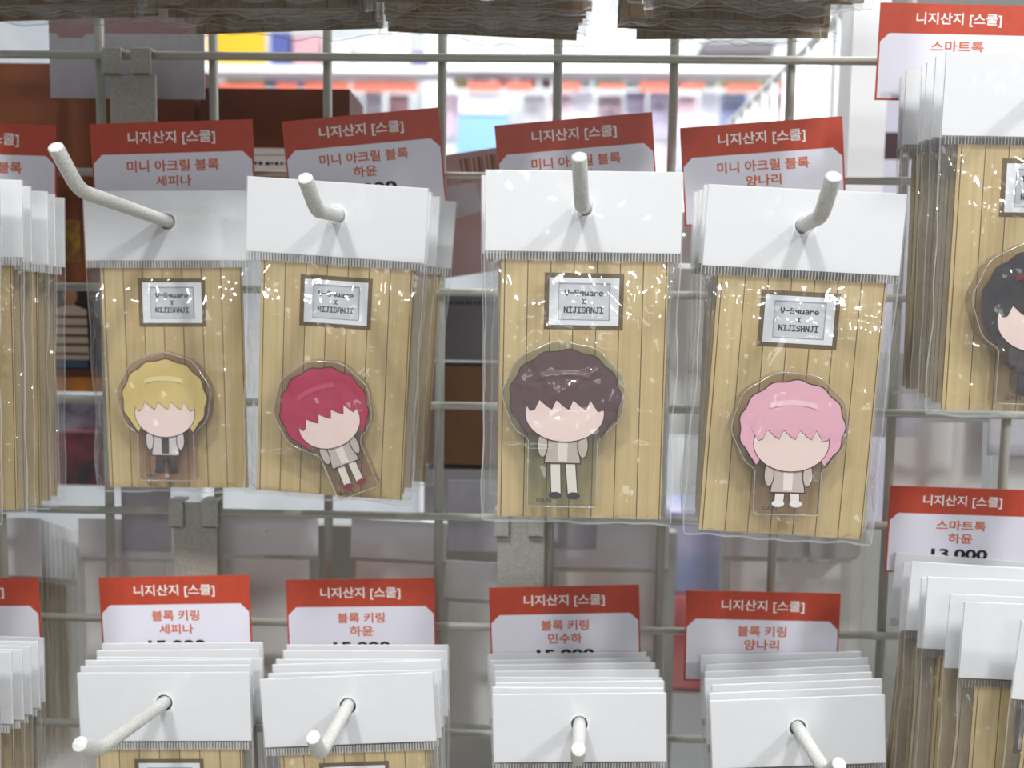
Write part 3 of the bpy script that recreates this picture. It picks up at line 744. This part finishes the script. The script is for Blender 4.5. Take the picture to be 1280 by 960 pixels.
panel('pouch', 'shiny pale pouch above the dark and red one', 'pouch', (50, 494), (150, 548), -130, 12, mat('shiny_pale', (190, 192, 210), .2, coat=.6, mottle=(60, (90, 90, 110))), shape=6)
panel('hanger_plate', 'rounded grey plate under the pink figure pack', 'plate', (1016, 610), (1075, 700), -16, 4, fmat('tab_plate', (176, 178, 174)), shape=4)
panel('divider_panel', 'grey divider panel behind the second and third lower stacks', 'panel', (330, 655), (836, 1010), -150, 8, GRY)
panel('divider_panel', 'grey divider panel behind the fourth lower stack', 'panel', (905, 655), (1290, 1010), -150, 8, GRY)
panel('carton', 'pink and red carton glimpsed left of the fourth lower card', 'carton', (836, 745), (906, 862), -230, 60, mat('pink_carton', (232, 150, 150), .4, mottle=(24, (206, 90, 96))))
panel('carton', 'blue and lavender carton glimpsed above the pink one', 'carton', (838, 640), (912, 742), -235, 60, mat('blue_carton', (150, 160, 196), .4, mottle=(22, (196, 190, 214))))
panel('carton', 'white carton below the pink one', 'carton', (832, 865), (908, 1000), -230, 60, WHT)

# ------------------------------------------------------------------ the bright aisle beyond, out of focus
WSH = fmat('shelf_white', (240, 242, 244)); REDT = fmat('shelf_tag_red', (206, 104, 84))
D1 = -1350
def shop(name, label, cat, a, b, d, thick, m, **k): return panel(name, label, cat, a, b, d, thick, m, **k)
panel('display_unit_panel', 'pale back panel of the display unit in the bright aisle', 'panel', (-150, -60), (1015, 700), D1 - 330, 30, fmat('gondola_back', (196, 201, 204), mottle=(6, (176, 182, 188))))
for k, (x0, x1) in enumerate([(-120, 252), (252, 546), (546, 1010)]):
    panel('shelf_board', 'white shelf board with bright edge, %s in the aisle beyond' % ['left', 'middle', 'right'][k], 'shelf', (x0 + 1, 81), (x1 - 1, 91), D1, 70, WSH, 'shelf boards in the bright aisle')
for k, x in enumerate([252, 538, 1004]):
    panel('gondola_post', 'white slotted post of the display unit, %s' % ['by the yellow sign', 'between the tilted cards', 'by the wire end panel'][k], 'post', (x - 7, -60), (x + 7, 700), D1 - 301, 28, WSH, 'display unit posts')
rb = random.Random(12)
tagx = [(-90, -40), (-20, 30), (60, 110), (140, 190), (262, 330), (345, 372), (380, 436), (440, 522), (585, 626), (632, 664), (694, 726), (748, 780), (800, 838), (850, 880), (908, 950), (968, 1000)]
for k, (x0, x1) in enumerate(tagx):
    panel('shelf_tag', 'red price tag on the rail of the blurred aisle shelf', 'shelf tag', (x0, 102 + rb.uniform(-1, 2)), (x1, 113 + rb.uniform(-1, 2)), D1 - 20, 2, REDT, 'red tags in the bright aisle')
pal = [(236, 238, 246), (222, 222, 240), (196, 190, 222), (244, 244, 246), (176, 184, 216), (226, 196, 214), (222, 180, 196), (150, 164, 206)]
PM = [mat('far_pack_%s' % 'abcdefgh'[i], c, .12, coat=.8, bump=(60, .9, .006)) for i, c in enumerate(pal)]
x = -130; k = 0
while x < 1000:
    wd = rb.uniform(22, 34)
    if not (570 < x + wd / 2 < 640 or 524 < x + wd / 2 < 552):
        for row, (y0, y1) in enumerate(((117, 172), (178, 250))):
            panel('hanging_packet', 'pale packet hanging in the blurred bright aisle', 'packet', (x, y0 + rb.uniform(-3, 3)), (x + wd - 2, y1 + rb.uniform(-6, 4)), D1 - 60 - rb.uniform(0, 60), 6, PM[rb.randrange(8)], 'packets in the bright aisle', rb.uniform(-3, 3), shape=3)
    x += wd + rb.uniform(0, 6)
panel('carton', 'light blue carton in the bright aisle left of the upright hook', 'carton', (572, 145), (636, 205), D1 - 30, 90, fmat('sky_carton', (120, 166, 226)))
panel('carton', 'white carton with lavender side stacked above the light blue one', 'carton', (574, 118), (634, 143), D1 - 34, 90, fmat('pale_blue_carton', (206, 212, 236)))
tops = [(280, 305, (150, 170, 120)), (308, 326, (196, 190, 150)), (330, 350, (110, 130, 170)), (352, 376, (130, 160, 200)), (380, 398, (90, 130, 110)), (402, 430, (200, 206, 200)), (444, 476, (190, 194, 188)), (480, 516, (170, 176, 174)), (566, 584, (226, 200, 130)), (588, 612, (200, 204, 226)), (618, 642, (222, 170, 166)), (648, 672, (214, 120, 112)), (676, 690, (120, 60, 64)), (700, 740, (206, 214, 214)), (744, 780, (120, 190, 150)), (784, 806, (226, 226, 220)), (812, 860, (150, 154, 176)), (866, 900, (226, 224, 200)), (906, 950, (236, 206, 96)), (955, 990, (216, 220, 150))]
for k, (x0, x1, c) in enumerate(tops):
    panel('carton', 'small coloured carton under the blurred shelf board in the bright aisle', 'carton', (x0, 93.5 + rb.uniform(0, 3)), (x1, 101), D1 - 60, 60, fmat('tint_carton_%s' % 'abcdefghijklmnopqrstuvwxyz'[k], c), 'small cartons in the bright aisle')
ups = [(258, 332, 36, 80, (226, 178, 22), 'sign', 'bright yellow sign in the aisle beyond, left of the tilted card'), (338, 362, 40, 79, (70, 80, 150), 'carton', 'blue carton on the far shelf right of the yellow sign'), (366, 400, 44, 79, (196, 150, 160), 'carton', 'pinkish carton on the far shelf'), (404, 436, 50, 79, (226, 226, 234), 'carton', 'white carton on the far shelf left of the post'), (470, 512, 30, 79, (214, 216, 214), 'carton', 'tall grey-white carton on the far shelf'), (516, 532, 64, 79, (110, 96, 160), 'carton', 'violet carton on the far shelf'), (584, 622, 40, 79, (206, 210, 208), 'carton', 'grey carton on the far shelf behind the third wire'), (648, 680, 50, 79, (216, 218, 222), 'carton', 'pale carton with red foot on the far shelf'), (742, 836, 20, 79, (238, 240, 246), 'poster board', 'large white board standing on the far shelf'), (880, 968, 52, 66, (90, 84, 92), 'tray', 'dark tray on the far shelf at upper right')]
for k, (x0, x1, y0, y1, c, cat, lab) in enumerate(ups):
    c = tuple(v * .9 for v in c)
    panel('yellow_sign' if cat == 'sign' else cat.replace(' ', '_'), lab, cat, (x0, y0), (x1, y1), D1 - 40, 3 if cat in ('sign', 'poster board') else 80, fmat('far_top_%s' % 'abcdefghijklmn'[k], c))
def carton_patch(q, wd, ht): q.rect(-wd / 2, wd / 2, ht / 2 - 42, ht / 2 - 26, -.1, fmat('maroon_carton', (54, 24, 34)))
panel('display_board', 'tall lilac board with a dark maroon carton drawn on it beside the white post at upper right', 'display board', (1096, 110), (1126, 1100), -156, 8, fmat('lilac_board', (196, 194, 210)), extra=carton_patch)  # lilac panel and dark carton joined into one board, lengthened downwards
# wire end panel and post of the near unit, at the right
wp = empty('wire_end_panel', 'white wire end panel running away from the grid at upper right', 'wire panel', None, Matrix.Translation(P(1085, 140, -60)))
o0 = P(1085, 140, -60)
q = MB(); q.box(-9, 9, 0, 18, -600, 160, WSH); q.build('post', wp)
for k in range(20):
    q = MB(); y = 40 + k * 26; q.tube([(-2, y, -420), (-2, y, 60 + 0 * k)], 2.2, WSH, 8); q.build('upright_wire', wp, True)
for z in (60, -20, -100, -180):
    q = MB(); q.tube([(-2, 10, z), (-2, 560, z)], 2.4, WSH, 8); q.build('rail_wire', wp, True)
